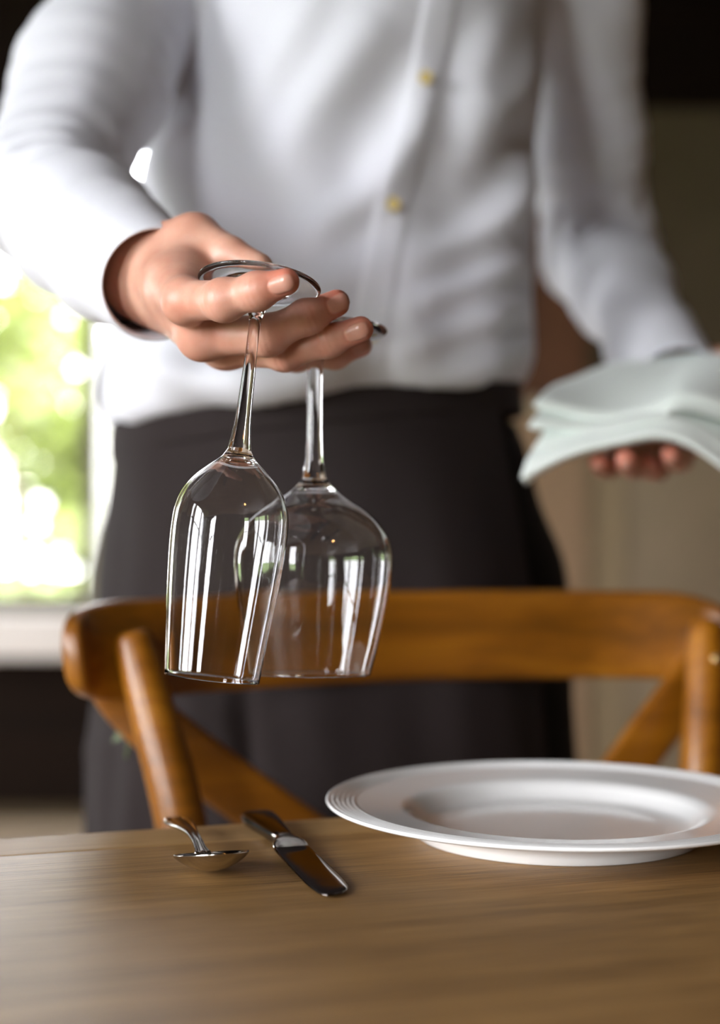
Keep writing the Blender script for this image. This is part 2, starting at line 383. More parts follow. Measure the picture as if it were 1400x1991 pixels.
for i, (a, b) in enumerate(FW):
    y0, y1 = YF - .10, YF - .04
    window('window_%d' % (i + 2 + len(LW)), [(a, a + .04, y0, y1, LZ0, LZ1), (b - .04, b, y0, y1, LZ0, LZ1), (a, b, y0 + .001, y1 - .001, LZ0, LZ0 + .05), (a, b, y0 + .001, y1 - .001, LZ1 - .05, LZ1), ((a + b) / 2 - .012, (a + b) / 2 + .012, y0 + .002, y1 - .002, LZ0, LZ1), (a, b, y0 + .003, y1 - .003, 1.985, 2.015)],
           [(a + .04, b - .04, y0 + .027, y0 + .033, LZ0 + .05, LZ1 - .05)])
def portal(loc, rot, sx_, sy_):
    d = bpy.data.lights.new('daylight_portal', 'AREA'); d.shape = 'RECTANGLE'; d.size = sx_; d.size_y = sy_; d.cycles.is_portal = True
    o = bpy.data.objects.new('daylight_portal', d); o.location = loc; o.rotation_euler = rot; C.objects.link(o)
portal(((WX0 + WX1) / 2, YB + .12, (WZ0 + WZ1) / 2), (-math.pi / 2, 0, 0), WX1 - WX0, WZ1 - WZ0)
for a, b in FW: portal(((a + b) / 2, YF - .13, (LZ0 + LZ1) / 2), (math.pi / 2, 0, 0), b - a, LZ1 - LZ0)
for a, b in LW: portal((XL - .13, (a + b) / 2, (LZ0 + LZ1) / 2), (0, -math.pi / 2, 0), LZ1 - LZ0, b - a)

# ---------------------------------------------------------------- outdoors
struct('ground', bxs((-40, 40, YB + .4, 45, -.35, -.3), (-40, XL - .4, -40, YB + .4, -.35, -.3)), M['grass'])
rnd = random.Random(4)
def leaves(bm, centre, rad, n, size):
    for _ in range(n):
        while True:
            q = Vector((rnd.uniform(-1, 1), rnd.uniform(-1, 1), rnd.uniform(-1, 1)))
            if .25 < q.length < 1: break
        c = Vector(centre) + Vector((q.x * rad[0], q.y * rad[1], q.z * rad[2]))
        R = Matrix.Rotation(rnd.uniform(0, 6.28), 3, 'Z') @ Matrix.Rotation(rnd.uniform(-1.2, 1.2), 3, 'X') @ Matrix.Rotation(rnd.uniform(-.8, .8), 3, 'Y')
        s = size * rnd.uniform(.7, 1.3)
        v = [bm.verts.new(c + R @ Vector(k)) for k in ((-s, 0, 0), (-.1 * s, .42 * s, .12 * s), (s, 0, -.1 * s), (-.1 * s, -.42 * s, .12 * s))]
        bm.faces.new((v[0], v[1], v[2])); bm.faces.new((v[0], v[2], v[3]))
def tree(name, label, cat, x, y, h, crown, n, size, trunk=True, group=None):
    t = thing(name, label, cat, (x, y, -.3), 0, group)
    bm = bmesh.new()
    for cx, cy_, cz, rx, ry, rz in crown: leaves(bm, (cx, cy_, cz), (rx, ry, rz), n // len(crown), size)
    obj('foliage', bm, M['leaf'], t)
    if trunk: obj('trunk', tube([(0, 0, -.02, .09), (.03, .02, h * .3, .07), (-.02, 0, h * .65, .05), (.05, .03, h * .85, .02)]), M['bark'], t)
tree('garden_shrub', 'broad leafy green shrub low outside the window beside the waiter', 'shrub', -1.62, 7.6, 1.2, [(0, 0, .75, .7, .5, .6), (.45, .1, 1.0, .45, .4, .5), (-.5, .2, .5, .5, .5, .4)], 2600, .07, False)
tree('garden_tree', 'bright green tree standing on the lawn outside the far window', 'tree', -2.55, 10.5, 3.2, [(0, 0, 2.3, .9, .8, .85), (.6, .2, 1.7, .6, .5, .6), (-.6, .1, 2.9, .8, .6, .6)], 2600, .10)
tree('hedge', 'tall dense green hedge at the back of the garden outside', 'hedge', -4.2, 14, 4.2, [(-2, 0, 1.6, 1.5, .7, 1.7), (0, 0, 1.8, 1.5, .7, 1.9), (1.9, .1, 1.5, 1.4, .7, 1.6), (-.8, .1, 3.2, 1.2, .6, 1.0), (1.2, .1, 3.0, 1.1, .6, .9)], 2300, .17, False)

# ---------------------------------------------------------------- table
TA = math.radians(17.3); TZ = .75
eu = Vector((math.cos(TA), math.sin(TA), 0)); ev = Vector((-math.sin(TA), math.cos(TA), 0))
e0 = Vector((-.2081, .822, 0))                                  # a point on the far edge, left
TO = e0 + eu * .35                                              # table origin: on the far edge, behind the plate
tb = thing('dining_table', 'brown oak dining table with plate and cutlery in front of the chair', 'table', (TO.x, TO.y, 0), TA)
bm = bmesh.new()
L0, L1, TW = -.85, .95, .86
box(bm, L0, L1, -TW, -.0466, TZ - .032, TZ)
tt = bevel(obj('tabletop', bm, M['table'], tb, False), .0009, 2)
eb = bevel(obj('edge_board', bxs((L0, L1, -.0460, 0, TZ - .032, TZ)), M['edge_board'], tb, False), .0012, 2); eb['label'] = 'paler board along the far edge of the table'
for x in (L0 + .08, L1 - .08):
    for y in (-.08, -TW + .08):
        obj('leg', bxs((x - .035, x + .035, y - .035, y + .035, 0, TZ - .0325)), M['table'], tb, False)
obj('apron_rail', bxs((L0 + .116, L1 - .116, -.092, -.068, TZ - .11, TZ - .0325), (L0 + .116, L1 - .116, -TW + .068, -TW + .092, TZ - .11, TZ - .0325)), M['table'], tb, False)

# ---------------------------------------------------------------- chair
u = Vector((.9525, .3045, 0)); v_ = Vector((-.3045, .9525, 0)); cM = Vector((.072, 1.0525, 0))
ch = thing('dining_chair', 'honey brown wooden cross-back chair between table and waiter', 'chair', (cM.x, cM.y, 0), math.atan2(u.y, u.x))
for s in (-1, 1):
    obj('rear_leg', tube([(s * .20, .07, 0, .014), (s * .19, .015, .22, .0165), (s * .187, -.012, .44, .0175), (s * .192, -.018, .60, .0182), (s * .2065, .001, .725, .0180), (s * .2225, .022, .80, .0164), (s * .2325, .037, .846, .0142), (s * .2345, .040, .8535, .0115), (s * .235, .0405, .856, .006)], 60), M['chair'], ch)
    obj('front_leg', tube([(s * .19, -.40, 0, .014), (s * .19, -.39, .25, .016), (s * .19, -.385, .44, .017)]), M['chair'], ch)
    obj('side_stretcher', tube([(s * .19, .01, .2, .009), (s * .19, -.39, .2, .009)], 8, 12), M['chair'], ch)
pth = catmull([(-.279, .024), (-.266, .045), (-.2325, .064), (-.15, .092), (0, .112), (.15, .092), (.2325, .064), (.248, .056), (.259, .044)], 90)
rings = []
tg = np.gradient(pth, axis=0); tg /= np.linalg.norm(tg, axis=1)[:, None]
arc = np.r_[0, np.cumsum(np.linalg.norm(np.diff(pth, axis=0), axis=1))]
for i, (a, b) in enumerate(pth):
    nx, ny = -tg[i][1], tg[i][0]
    e = min(arc[i], arc[-1] - arc[i]); q = min(1, e / .060); k = .36 + .64 * math.sqrt(max(0, 1 - (1 - q) ** 2))
    hh, th = .0365 * k, .0095 * (.55 + .45 * k); zc = .8402 + .003 * math.cos(a * 5)
    ring = []
    for j in range(24):
        ph = 2 * math.pi * j / 24; cx_, sz = math.cos(ph), math.sin(ph)
        px_ = math.copysign(abs(cx_) ** .55, cx_) * th; pz_ = math.copysign(abs(sz) ** .45, sz) * hh
        off = px_ + .10 * pz_
        ring.append((a + nx * off, b + ny * off, zc + pz_))
    rings.append(ring)
tr = obj('top_rail', rings_mesh(rings), M['chair'], ch)
for s in (-1, 1):
    p = catmull([(s * -.252, .070, .835), (s * -.232, .068, .803), (s * -.200, .062, .772), (s * -.10, .062, .695), (s * .06, .05, .585), (s * .165, .004 + s * .0, .475)], 50)
    if s == -1: p = catmull([(.253, .059, .835), (.232, .057, .806), (.195, .051, .768), (.115, .051, .682), (-.05, .040, .560), (-.160, -.007, .475)], 50)
    tq = np.gradient(p, axis=0); tq /= np.linalg.norm(tq, axis=1)[:, None]; rr = []
    for i in range(len(p)):
        wv = np.cross(tq[i], [0, 1, 0]); wv /= np.linalg.norm(wv); nv = np.cross(wv, tq[i])
        rr.append([p[i] + wv * .021 * math.copysign(abs(math.cos(q)) ** .5, math.cos(q)) + nv * .005 * math.copysign(abs(math.sin(q)) ** .5, math.sin(q)) for q in np.linspace(0, 2 * math.pi, 16, endpoint=False)])
    obj('cross_slat', rings_mesh(rr), M['chair'], ch)
rr = []
for z, k in ((.445, .97), (.45, 1), (.462, 1), (.468, .97)):
    rr.append([(k * .205 * math.copysign(abs(math.cos(q)) ** .6, math.cos(q)), -.20 + k * .205 * math.copysign(abs(math.sin(q)) ** .6, math.sin(q)), z) for q in np.linspace(0, 2 * math.pi, 48, endpoint=False)])
st = obj('seat', rings_mesh(rr), M['chair'], ch, False)
rr = [[(k * .165 * math.copysign(abs(math.cos(q)) ** .6, math.cos(q)), -.20 + k * .165 * math.copysign(abs(math.sin(q)) ** .6, math.sin(q)), z) for q in np.linspace(0, 2 * math.pi, 48, endpoint=False)] for z, k in ((.4675, 1), (.471, .97), (.4715, .5), (.4715, .02))]
obj('rush_panel', rings_mesh(rr), M['cane'], st)
bm = bmesh.new(); lathe(bm, [(0, .0025), (.003, .002), (.0042, 0), (.0042, -.012)], 20, Matrix.Translation((.2275, .0135, .826)) @ Matrix.Rotation(math.pi / 2, 4, 'X'))
sw = obj('brass_screw', bm, M['brass'], ch); sw['label'] = 'round brass screw head'
# green sprig caught behind the left post
sp = thing('leaf_sprig', 'small green leafy sprig tucked behind the chair back post on the left', 'sprig', tuple(P(250, 1398, 1.06)))
bm = bmesh.new()
for (x, y, z, s, rz, rx) in ((0, 0, 0, .012, .3, .5), (.008, .003, .010, .011, 1.0, -.4), (-.007, .002, -.010, .010, 2.2, .6), (.004, -.002, -.018, .009, .7, .9), (.012, 0, .018, .008, 2.6, .2)):
    R = Matrix.Rotation(rz, 3, 'Y') @ Matrix.Rotation(rx, 3, 'X')
    vs = [bm.verts.new(Vector((x, y, z)) + R @ Vector(k) * s) for k in ((-1, 0, 0), (-.3, .25, .4), (.4, .2, .35), (1, 0, 0), (.4, .2, -.35), (-.3, .25, -.4))]
    bm.faces.new(vs)
obj('leaf', bm, M['sprig'], sp); obj('stem', tube([(-.002, .003, -.03, .0012), (.002, .004, 0, .0012), (.014, .003, .028, .0009)], 14, 8), M['sprig'], sp)

# ---------------------------------------------------------------- plate
def plate():
    R = .1352
    pr = [(0, .0052), (.060, .0052), (.0735, .0056), (.079, .0078), (.0840, .0126), (.0875, .0152), (.0915, .0163)]
    for i in range(1, 15): pr.append((.0915 + (R - .017 - .0915) * i / 15, .0163 + .0035 * i / 15))
    for i in range(30):
        q = i / 29; pr.append((R - .017 + .015 * q, .0198 + .0017 * q + .00042 * (math.sin(q * 2 * math.pi * 5) - .3)))
    pr += [(R - .0012, .0217), (R - .0002, .0213), (R, .0205), (R - .0006, .0197), (R - .003, .0186), (.115, .0162), (.095, .0118), (.087, .0078), (.0835, .004), (.0828, .0008), (.0818, 0), (.0795, 0), (.0785, .001), (.0775, .0022), (0, .0022)]
    bm = bmesh.new(); lathe(bm, pr, 160); bmesh.ops.recalc_face_normals(bm, faces=bm.faces)
    o = obj('dinner_plate', bm, M['porcelain']); o.location = (.1152, .834, TZ)
    return tag(o, 'white round porcelain dinner plate with ridged rim on the table', 'plate')
plate()

# ---------------------------------------------------------------- cutlery
def spoon():
    root = thing('spoon', 'small steel spoon with ornate handle lying left of the knife', 'spoon', (0, 0, 0))
    # local: x towards the bowl tip, origin at the middle of the bowl
    A, W_ = .0270, .0190
    def bowl_pt(x, s, t):
        wdt = W_ * math.sqrt(max(0, 1 - (x / A) ** 2)) * (1 - .12 * x / A)
        y = s * wdt; rho = min(1, (x / A) ** 2 + s * s * (1 - (x / A) ** 2))
        rim = .0114 + .21 * x
        return (x, y, rim - .0085 * (1 - rho) ** .9 - t)
    bm = bmesh.new(); nx, ns = 40, 24
    for t, flip in ((0, False), (.0013, True)):
        g = [[bm.verts.new(bowl_pt(A * math.sin(math.pi * (i / nx - .5)) * .9995, -math.cos(math.pi * j / ns), t)) for j in range(ns + 1)] for i in range(nx + 1)]
        for i in range(nx):
            for j in range(ns):
                f = (g[i][j], g[i + 1][j], g[i + 1][j + 1], g[i][j + 1]); bm.faces.new(f[::-1] if flip else f)
        if t == 0: top = g
        else: bot = g
    bd = lambda g: [g[i][0] for i in range(nx + 1)] + [g[nx][j] for j in range(1, ns + 1)] + [g[i][ns] for i in range(nx - 1, -1, -1)] + [g[0][j] for j in range(ns - 1, 0, -1)]
    a, b = bd(top), bd(bot)
    for i in range(len(a)):
        k = (i + 1) % len(a); bm.faces.new((a[k], a[i], b[i], b[k]))
    bmesh.ops.remove_doubles(bm, verts=bm.verts, dist=1e-6); bmesh.ops.recalc_face_normals(bm, faces=bm.faces)
    obj('bowl', bm, M['steel'], root)
    pts = catmull([(-.0245, .0055, .0045, .0010), (-.031, .0066, .0034, .0014), (-.042, .0090, .0030, .0016), (-.056, .0103, .0036, .0015), (-.072, .0100, .0054, .0014), (-.086, .0090, .0076, .0013), (-.098, .0082, .0082, .0012), (-.107, .0078, .0066, .0011), (-.1105, .0077, .0026, .0008)], 46)
    rings = []
    for x, z, wd, th in pts:
        ring = []
        for q in np.linspace(0, 2 * math.pi, 28, endpoint=False):
            c, s = math.cos(q), math.sin(q); y = math.copysign(abs(c) ** .7, c) * wd; rel = y / max(wd, 1e-5)
            zz = math.copysign(abs(s) ** .7, s) * th
            if s > 0: zz += .0006 * math.cos(rel * 7.5) * min(1, wd / .005)
            ring.append((x, y, z + zz))
        rings.append(ring)
    obj('handle', rings_mesh(rings), M['steel'], root)
    return root
s_ = spoon(); s_.location = (-.0760, .7315, TZ + .0008); s_.rotation_euler = (0, 0, math.radians(-90 + 17.5))
def knife():
    root = thing('table_knife', 'polished steel table knife lying between the spoon and the plate', 'knife', (0, 0, 0))
    def loft(rows, ex=.6):
        c = catmull(rows, 60); rings = []
        for x, yc, z, wd, th in c:
            rings.append([(x, yc + math.copysign(abs(math.cos(q)) ** ex, math.cos(q)) * wd, z + math.copysign(abs(math.sin(q)) ** ex, math.sin(q)) * th) for q in np.linspace(0, 2 * math.pi, 24, endpoint=False)])
        return rings_mesh(rings)
    # local: x towards the tip, origin at the bolster
    obj('blade', loft([(.001, 0, .0042, .0060, .0022), (.006, .0, .0040, .0096, .0018), (.02, 0, .0032, .0104, .0012), (.05, 0, .0022, .0106, .0010), (.078, -.0003, .0015, .0104, .0009), (.092, -.0012, .0013, .0088, .0008), (.100, -.003, .0012, .0058, .0007), (.1035, -.0045, .0012, .0018, .0005)], .75), M['steel_dark'], root)
    obj('bolster', loft([(-.008, 0, .0050, .0056, .0040), (-.005, 0, .0050, .0062, .0046), (-.002, 0, .0048, .0070, .0044), (.003, 0, .0046, .0094, .0036), (.008, 0, .0040, .0098, .0024), (.0115, 0, .0036, .0085, .0014)], .8), M['steel'], root)
    obj('handle', loft([(-.0805, 0, .0046, .0050, .0018), (-.079, 0, .0046, .0082, .0034), (-.073, 0, .0046, .0104, .0043), (-.056, 0, .0048, .0098, .0043), (-.035, 0, .0049, .0078, .0042), (-.015, 0, .0050, .0060, .0040), (-.0085, 0, .0050, .0052, .0038)], .6), M['steel_dark'], root)
    return root
k_ = knife(); k_.location = (-.0400, .786, TZ + .0005); k_.rotation_euler = (0, 0, math.radians(-90 + 17.0))

# ---------------------------------------------------------------- wine glasses held upside down
def wine_glass(label, foot_c, rim_c, prof, wall, rot=0):
    """prof: dict of outer (radius, distance from the foot underside) rows for foot, stem, bowl; the glass hangs from foot_c to rim_c"""
    a, b = Vector(foot_c), Vector(rim_c); ax = (b - a).normalized()
    root = thing('wine_glass', label, 'wine glass', tuple(a), 0, 'wine glasses hanging from the waiter\'s hand')
    q = Vector((0, 0, 1)).rotation_difference(ax); root.rotation_mode = 'QUATERNION'; root.rotation_quaternion = q
    foot = prof['foot']; stem = prof['stem']; bowl = prof['bowl']
    ft = [(0, .0012)] + [(foot[0][0] * i / 8, .0012 * (1 - (i / 8) ** 4)) for i in range(1, 8)] + [tuple(r) for r in catmull(foot, 40)]
    sm = [tuple(r) for r in catmull([foot[-1]] + stem, 60)]
    out = catmull([stem[-1]] + bowl, 90)
    dz = np.gradient(out, axis=0); dz /= np.linalg.norm(dz, axis=1)[:, None]
    inn = []
    for i in range(len(out) - 1, -1, -1):
        nr, nz = -dz[i][1], dz[i][0]
        r, z = out[i][0] + nr * wall, out[i][1] + nz * wall
        if z > prof['well'] and r > .0005: inn.append((r, z))
    rim = [(out[-1][0] - wall * .15, out[-1][1] + wall * .35), (out[-1][0] - wall * .85, out[-1][1] + wall * .35)]
    inn = [p for p in inn]
    r0, z0 = inn[-1]; zb = prof['well'] - .0004
    cap = [(r0 * math.cos(t), z0 - (z0 - zb) * math.sin(t)) for t in np.linspace(0, math.pi / 2, 8)[1:-1]] + [(0, zb)]
    for nm, pr in (('foot', ft), ('stem', sm), ('bowl', [tuple(r) for r in out] + rim + inn + cap)):
        bm = bmesh.new(); lathe(bm, pr, 128)
        bmesh.ops.remove_doubles(bm, verts=bm.verts, dist=1e-7)
        # outside of the glass faces away from its solid
        bm.normal_update()
        obj(nm, bm, M['glass'], root)
    return root
sA = .752 / FPX
tilt_rim = P(412, 1319, .716); g1 = P(505, 549, .752)
LA = (tilt_rim - g1).length
pA = dict(foot=[(.0318, .0000), (.0325, .0005), (.0327, .0011), (.0322, .0017), (.028, .0023), (.018, .0038), (.0095, .0072), (.0055, .0115), (.0046, .0148)],
          stem=[(.0043, .017), (.0032, .021), (.0031, .035), (.0036, .055), (.0043, .075), (.0054, .086), (.0062, .0915)],
          bowl=[(.0090, .0960), (.0150, .1015), (.0215, .1080), (.0265, .1155), (.0292, .1240), (.0299, .1330), (.0296, .1450), (.0282, .1650), (.0262, .1870), (.0240, LA)], well=.0985)
wine_glass('narrow clear wine glass hanging upside down in front, its foot behind the index finger', g1, tilt_rim, pA, .0009)
g2 = P(613, 640, .826); r2 = P(608, 1311, .816); LB = (r2 - g2).length
pB = dict(foot=[(.0410, 0), (.0418, .0006), (.0420, .0012), (.0414, .0018), (.036, .0025), (.022, .0040), (.011, .0075), (.0062, .0125), (.0050, .017)],
          stem=[(.0047, .021), (.0046, .040), (.0047, .060), (.0053, .075), (.0064, .083), (.0074, .0875)],
          bowl=[(.0115, .0925), (.0200, .0990), (.0300, .1055), (.0380, .1130), (.0435, .1220), (.0456, .1320), (.0452, .1430), (.0428, .1600), (.0385, .1800), (.0332, LB)], well=.0950)
wine_glass('wide clear wine glass hanging upside down behind the narrow one', g2, r2, pB, .0010)

# ---------------------------------------------------------------- the waiter
pr = thing('person', 'person in white shirt and dark apron holding two glasses and folded napkins', 'person', (-.04, 1.36, 0))
PL = Vector((-.04, 1.36, 0))
def to_person(o): o.location = o.location - PL; return o
S1 = Vector((-.195, 1.275, 1.425)); E1 = P(88, 392, 1.08); W1 = P(283, 528, .853)            # his right arm
S2 = Vector((.212, 1.42, 1.46)); E2 = Vector((.262, 1.56, 1.235)); W2 = P(1292, 715, 1.275)    # his left arm
# ---- right hand, fine
HLO, HHI = (-.200, .690, .985), (.030, .905, 1.165)
fh = Field(HLO, HHI, .00095)
mI, mM, mR, mP = P(362, 585, .757), P(393, 652, .783), P(440, 674, .806), P(468, 672, .836)
fI = [(mI, .0108), (P(437, 583, .726), .0100), (P(500, 566, .717), .0086), (P(556, 548, .711), .0069)]
fM = [(mM, .0118), (P(520, 652, .769), .0102), (P(598, 615, .766), .0087), (P(655, 589, .769), .0073)]
fR = [(mR, .0108), (P(555, 685, .787), .0094), (P(640, 661, .780), .0083), (P(701, 640, .773), .0071)]
fP = [(mP, .0095), (P(575, 693, .840), .0079), (P(652, 690, .842), .0072), (P(703, 672, .842), .0064)]
fT = [(P(330, 502, .838), .0165), (P(384, 463, .822), .0128), (P(448, 497, .806), .0104), (P(502, 521, .797), .0086)]
wr = W1; fore = W1 + (E1 - W1) * .45
add_chain(fh, [(fore, .028), (W1 + (E1 - W1) * .15, .0232), (wr, .0222)], .02, .01)
wd = (P(310, 470, .855) - P(275, 590, .852)).normalized()
for off, mc, r0, r1 in ((.006, mI, .0155, .0122), (.001, mM, .0165, .0125), (-.006, mR, .0155, .0115), (-.012, mP, .014, .0105)):
    add_chain(fh, [(wr + wd * off, r0), (mc, r1)], .01, .016)
add_chain(fh, [(wr + wd * .005, .0160), fT[0], (fT[0][0].lerp(fT[1][0], .75), .0155)], .012, .016)
add_chain(fh, [(P(366, 492, .822), .009), (P(375, 560, .785), .010)], .01, .016)
add_chain(fh, [(P(350, 560, .80), .012), (P(400, 640, .815), .012)], .01, .016)
mcs = (mI + mM + mR + mP) / 4
def kf(X, Y, Z):
    d2 = (X - mcs.x) ** 2 + (Y - mcs.y) ** 2 + (Z - mcs.z) ** 2
    return (.0016 + .0085 * np.exp(-d2 / .034 ** 2)).astype(np.float32)
for f in (fT, fI, fM, fR, fP): add_chain(fh, f, .0035, (lambda X, Y, Z: np.float32(.008)) if f is fT else kf)
# knuckle swellings and the folds of skin over the joints
dors = Vector((-.05, -.95, -.30)).normalized()
for f in (fI, fM, fR, fP):
    for k in (1, 2):
        c, r = f[k]; n0 = (f[k + 1][0] - f[k - 1][0]).normalized(); dn = (dors - n0 * dors.dot(n0)).normalized()
        add_ell(fh, c + dn * r * .12, (r * .97,) * 3, .006)
    c, r = f[0]; n0 = (f[1][0] - f[0][0]).normalized(); dn = (Vector((-.5, -.8, -.35)) - n0 * Vector((-.5, -.8, -.35)).dot(n0)).normalized()
    add_ell(fh, c + dn * .0015, (r * .86,) * 3, .009)
    for k in (1, 2):
        c, r = f[k]; n0 = (f[k + 1][0] - f[k - 1][0]).normalized(); dn = (dors - n0 * dors.dot(n0)).normalized()
        sl, X, Y, Z = fh.sub([c], r * 1.7)
        x, y, z = X - c.x, Y - c.y, Z - c.z; ta = x * n0.x + y * n0.y + z * n0.z; nn = x * dn.x + y * dn.y + z * dn.z; rr_ = np.sqrt(x * x + y * y + z * z)
        side = np.clip(nn / r, 0, 1); g = 0
        for o_, a_ in ((-.0032, .6), (0, 1), (.0030, .7)): g = g + a_ * np.exp(-((ta - o_ - .0006 * np.sin(rr_ * 900)) / .00085) ** 2)
        fh.F[sl] += (.00045 * g * side * (rr_ < r * 1.6)).astype(np.float32)
        # palmar crease
        fh.F[sl] += (.0009 * np.exp(-(ta / .0016) ** 2) * np.clip(-nn / r, 0, 1)).astype(np.float32)
hV, hQ = surfnet(fh); hV = laplace(hV, hQ, 2, .35)
def hand_attr(V, fingers, dn0, kn=.32):
    ruddy = np.zeros(len(V)); nail = np.zeros(len(V)); push = np.zeros(len(V))
    for f in fingers:
        tip, rt = f[-1]; dip = f[-2][0]; tip = np.array(tip); ta = np.array(f[-1][0] - dip); ta /= np.linalg.norm(ta)
        d0 = np.array(dn0); dn = d0 - ta * d0.dot(ta); dn /= np.linalg.norm(dn); sd = np.cross(ta, dn)
        q = V - tip; a = q @ ta; n = q @ dn; s = q @ sd; dist = np.linalg.norm(q, axis=1)
        ruddy = np.maximum(ruddy, .72 * np.exp(-(dist / (rt * 2.0)) ** 2))
        # nail bed: rounded rectangle on the back of the fingertip
        u_ = np.abs(s) / (rt * .66); v = np.abs(a - rt * -.05) / (rt * .90); e = (u_ ** 3 + v ** 3) ** (1 / 3)
        on = (n > rt * .1) & (dist < rt * 2.2)
        nail = np.maximum(nail, np.where(on, np.clip((1.02 - e) / .10, 0, 1), 0))
        push = np.where(on, -.00042 * np.exp(-((e - 1.08) / .11) ** 2) + .00012 * (e < .95), 0) + push
        for k in (1, 2):
            c = np.array(f[k][0]) + dn * f[k][1] * .7; ruddy = np.maximum(ruddy, kn * np.exp(-(np.linalg.norm(V - c, axis=1) / (f[k][1] * .95)) ** 2))
        c = np.array(f[0][0]) + np.array(dn0) * f[0][1] * .6; ruddy = np.maximum(ruddy, kn * .7 * np.exp(-(np.linalg.norm(V - c, axis=1) / (f[0][1] * 1.5)) ** 2))
    return ruddy, nail, push
hr, hn, hp = hand_attr(hV, (fI, fM, fR, fP), dors)
hV = hV + vnormals(hV, hQ) * hp[:, None]
# ---- left hand under the napkins
LLO, LHI = (.160, 1.030, .955), (.400, 1.300, 1.125)
fl = Field(LLO, LHI, .0016)
pm = P(1295, 835, 1.215)
lf = []
for (mx, my, tx, ty, tyY, r) in ((1205, 870, 1163, 897, 1.105, .0080), (1250, 872, 1216, 892, 1.088, .0086), (1297, 872, 1258, 902, 1.130, .0086), (1342, 858, 1303, 884, 1.100, .0080)):
    a = P(mx, my, 1.195); t = P(tx, ty, tyY); md = a.lerp(t, .5) + Vector((0, 0, -.010))
    lf.append([(a, r * 1.35), (md, r * 1.15), (md.lerp(t, .6) + Vector((0, 0, -.002)), r * 1.02), (t, r * .9)])
add_chain(fl, [(W2 + (E2 - W2) * .3, .03), (W2, .024)], .02, .01)
for f in lf: add_chain(fl, [(W2.lerp(pm, .1), .016), (f[0][0], .0135)], .01, .02)
for f in lf: add_chain(fl, f, .004, .004)
lt = [(P(1330, 755, 1.272), .017), (P(1366, 703, 1.262), .0125), (P(1420, 700, 1.250), .0110), (P(1480, 716, 1.225), .0090)]
add_chain(fl, lt, .005, .012)
lV, lQ = surfnet(fl); lV = laplace(lV, lQ, 2, .4)
lr, ln, lp = hand_attr(lV, lf, (0, -.4, -.9), .3)
# ---- the rest of the body, coarse (under the clothes)
fb = Field((-.36, .86, -.01), (.42, 1.62, 1.86), .008)
YAW = math.radians(1)
tors = [(.98, -.05, 1.345, .165, .105), (1.06, -.05, 1.345, .172, .105), (1.20, -.03, 1.345, .165, .10), (1.36, 0, 1.345, .168, .10), (1.44, .005, 1.345, .165, .085), (1.50, .008, 1.35, .10, .06)]
add_stack(fb, [(.90, -.045, 1.35, .165, .115)] + tors, YAW, .02)
add_chain(fb, [(S1, .048), (E1, .036), (W1 + (E1 - W1) * .45, .028), (W1, .0222)], .02, .03)
add_chain(fb, [(S2, .052), (E2, .042), (W2 + (E2 - W2) * .4, .033), (W2, .024)], .02, .03)
for S_, s_ in ((S1, -1), (S2, 1)): add_chain(fb, [(Vector((s_ * .06, 1.345, 1.44)), .055), (S_, .050)], .02, .03)
hipR, hipL = Vector((-.125, 1.37, .93)), Vector((.045, 1.385, .93))
legs = [[(hipR, .085), (Vector((-.135, 1.36, .52)), .055), (Vector((-.135, 1.40, .30)), .05), (Vector((-.14, 1.41, .08)), .036)],
        [(hipL, .085), (Vector((.09, 1.37, .52)), .055), (Vector((.10, 1.41, .30)), .05), (Vector((.105, 1.42, .08)), .036)]]
for l in legs:
    add_chain(fb, l, .03, .03); an = l[-1][0]; add_chain(fb, [(an, .034), (an + Vector((.02, -.10, -.045)), .028), (an + Vector((.03, -.15, -.052)), .02)], .02, .02)
hd = Vector((.02, 1.33, 1.665))                                    # head, above the frame
add_chain(fb, [(Vector((.01, 1.35, 1.48)), .056), (Vector((.014, 1.335, 1.585)), .052)], .02, .03)
hr_m = Matrix.Rotation(YAW + .2, 4, 'Z')
def hp_(x, y, z): return hd + (hr_m.to_3x3() @ Vector((x, y, z)))
add_ell(fb, hp_(0, .015, .03), (.074, .092, .088), .01, hr_m); add_ell(fb, hp_(0, -.03, -.045), (.056, .06, .062), .03, hr_m)
add_ell(fb, hp_(0, -.075, -.085), (.024, .018, .018), .02, hr_m)                                             # chin
add_chain(fb, [(hp_(0, -.080, .015), .009), (hp_(0, -.103, -.022), .012)], .01, .012)                         # nose
add_chain(fb, [(hp_(-.04, -.072, .028), .012), (hp_(.04, -.072, .028), .012)], .01, .016)                     # brow
for s in (-1, 1):
    add_ell(fb, hp_(s * .031, -.066, .008), (.013, .013, .013), .004); add_ell(fb, hp_(s * .076, .005, -.005), (.009, .018, .031), .006, hr_m)
    add_chain(fb, [(hp_(0, -.083, -.052), .0075), (hp_(s * .022, -.076, -.053), .006)], .005, .006)            # mouth
bV, bQ = surfnet(fb, [(HLO, HHI), (LLO, LHI)])
bV = laplace(bV, bQ, 2, .4)
V = np.concatenate([bV, hV, lV]); Q = np.concatenate([bQ, hQ + len(bV), lQ + len(bV) + len(hV)])
body = mesh_vq('body', V - np.array(PL), Q, M['skin'], pr)
zb = np.zeros(len(bV))
for nm, vals in (('ruddy', np.r_[zb, hr, lr]), ('nail', np.r_[zb, hn, ln])):
    at = body.data.attributes.new(nm, 'FLOAT', 'POINT'); at.data.foreach_set('value', vals.astype(np.float32))
bm = bmesh.new(); bm.from_mesh(body.data)
for yc in (HHI[1], LHI[1]):                                        # close the ring where forearm meets hand, inside the cuff
    es = [e for e in bm.edges if e.is_boundary and abs((e.verts[0].co.y + PL.y) - yc) < .02]
    try: bmesh.ops.bridge_loops(bm, edges=es)
    except Exception as ex: print('bridge', ex)
bmesh.ops.recalc_face_normals(bm, faces=bm.faces)
for f in bm.faces: f.smooth = True
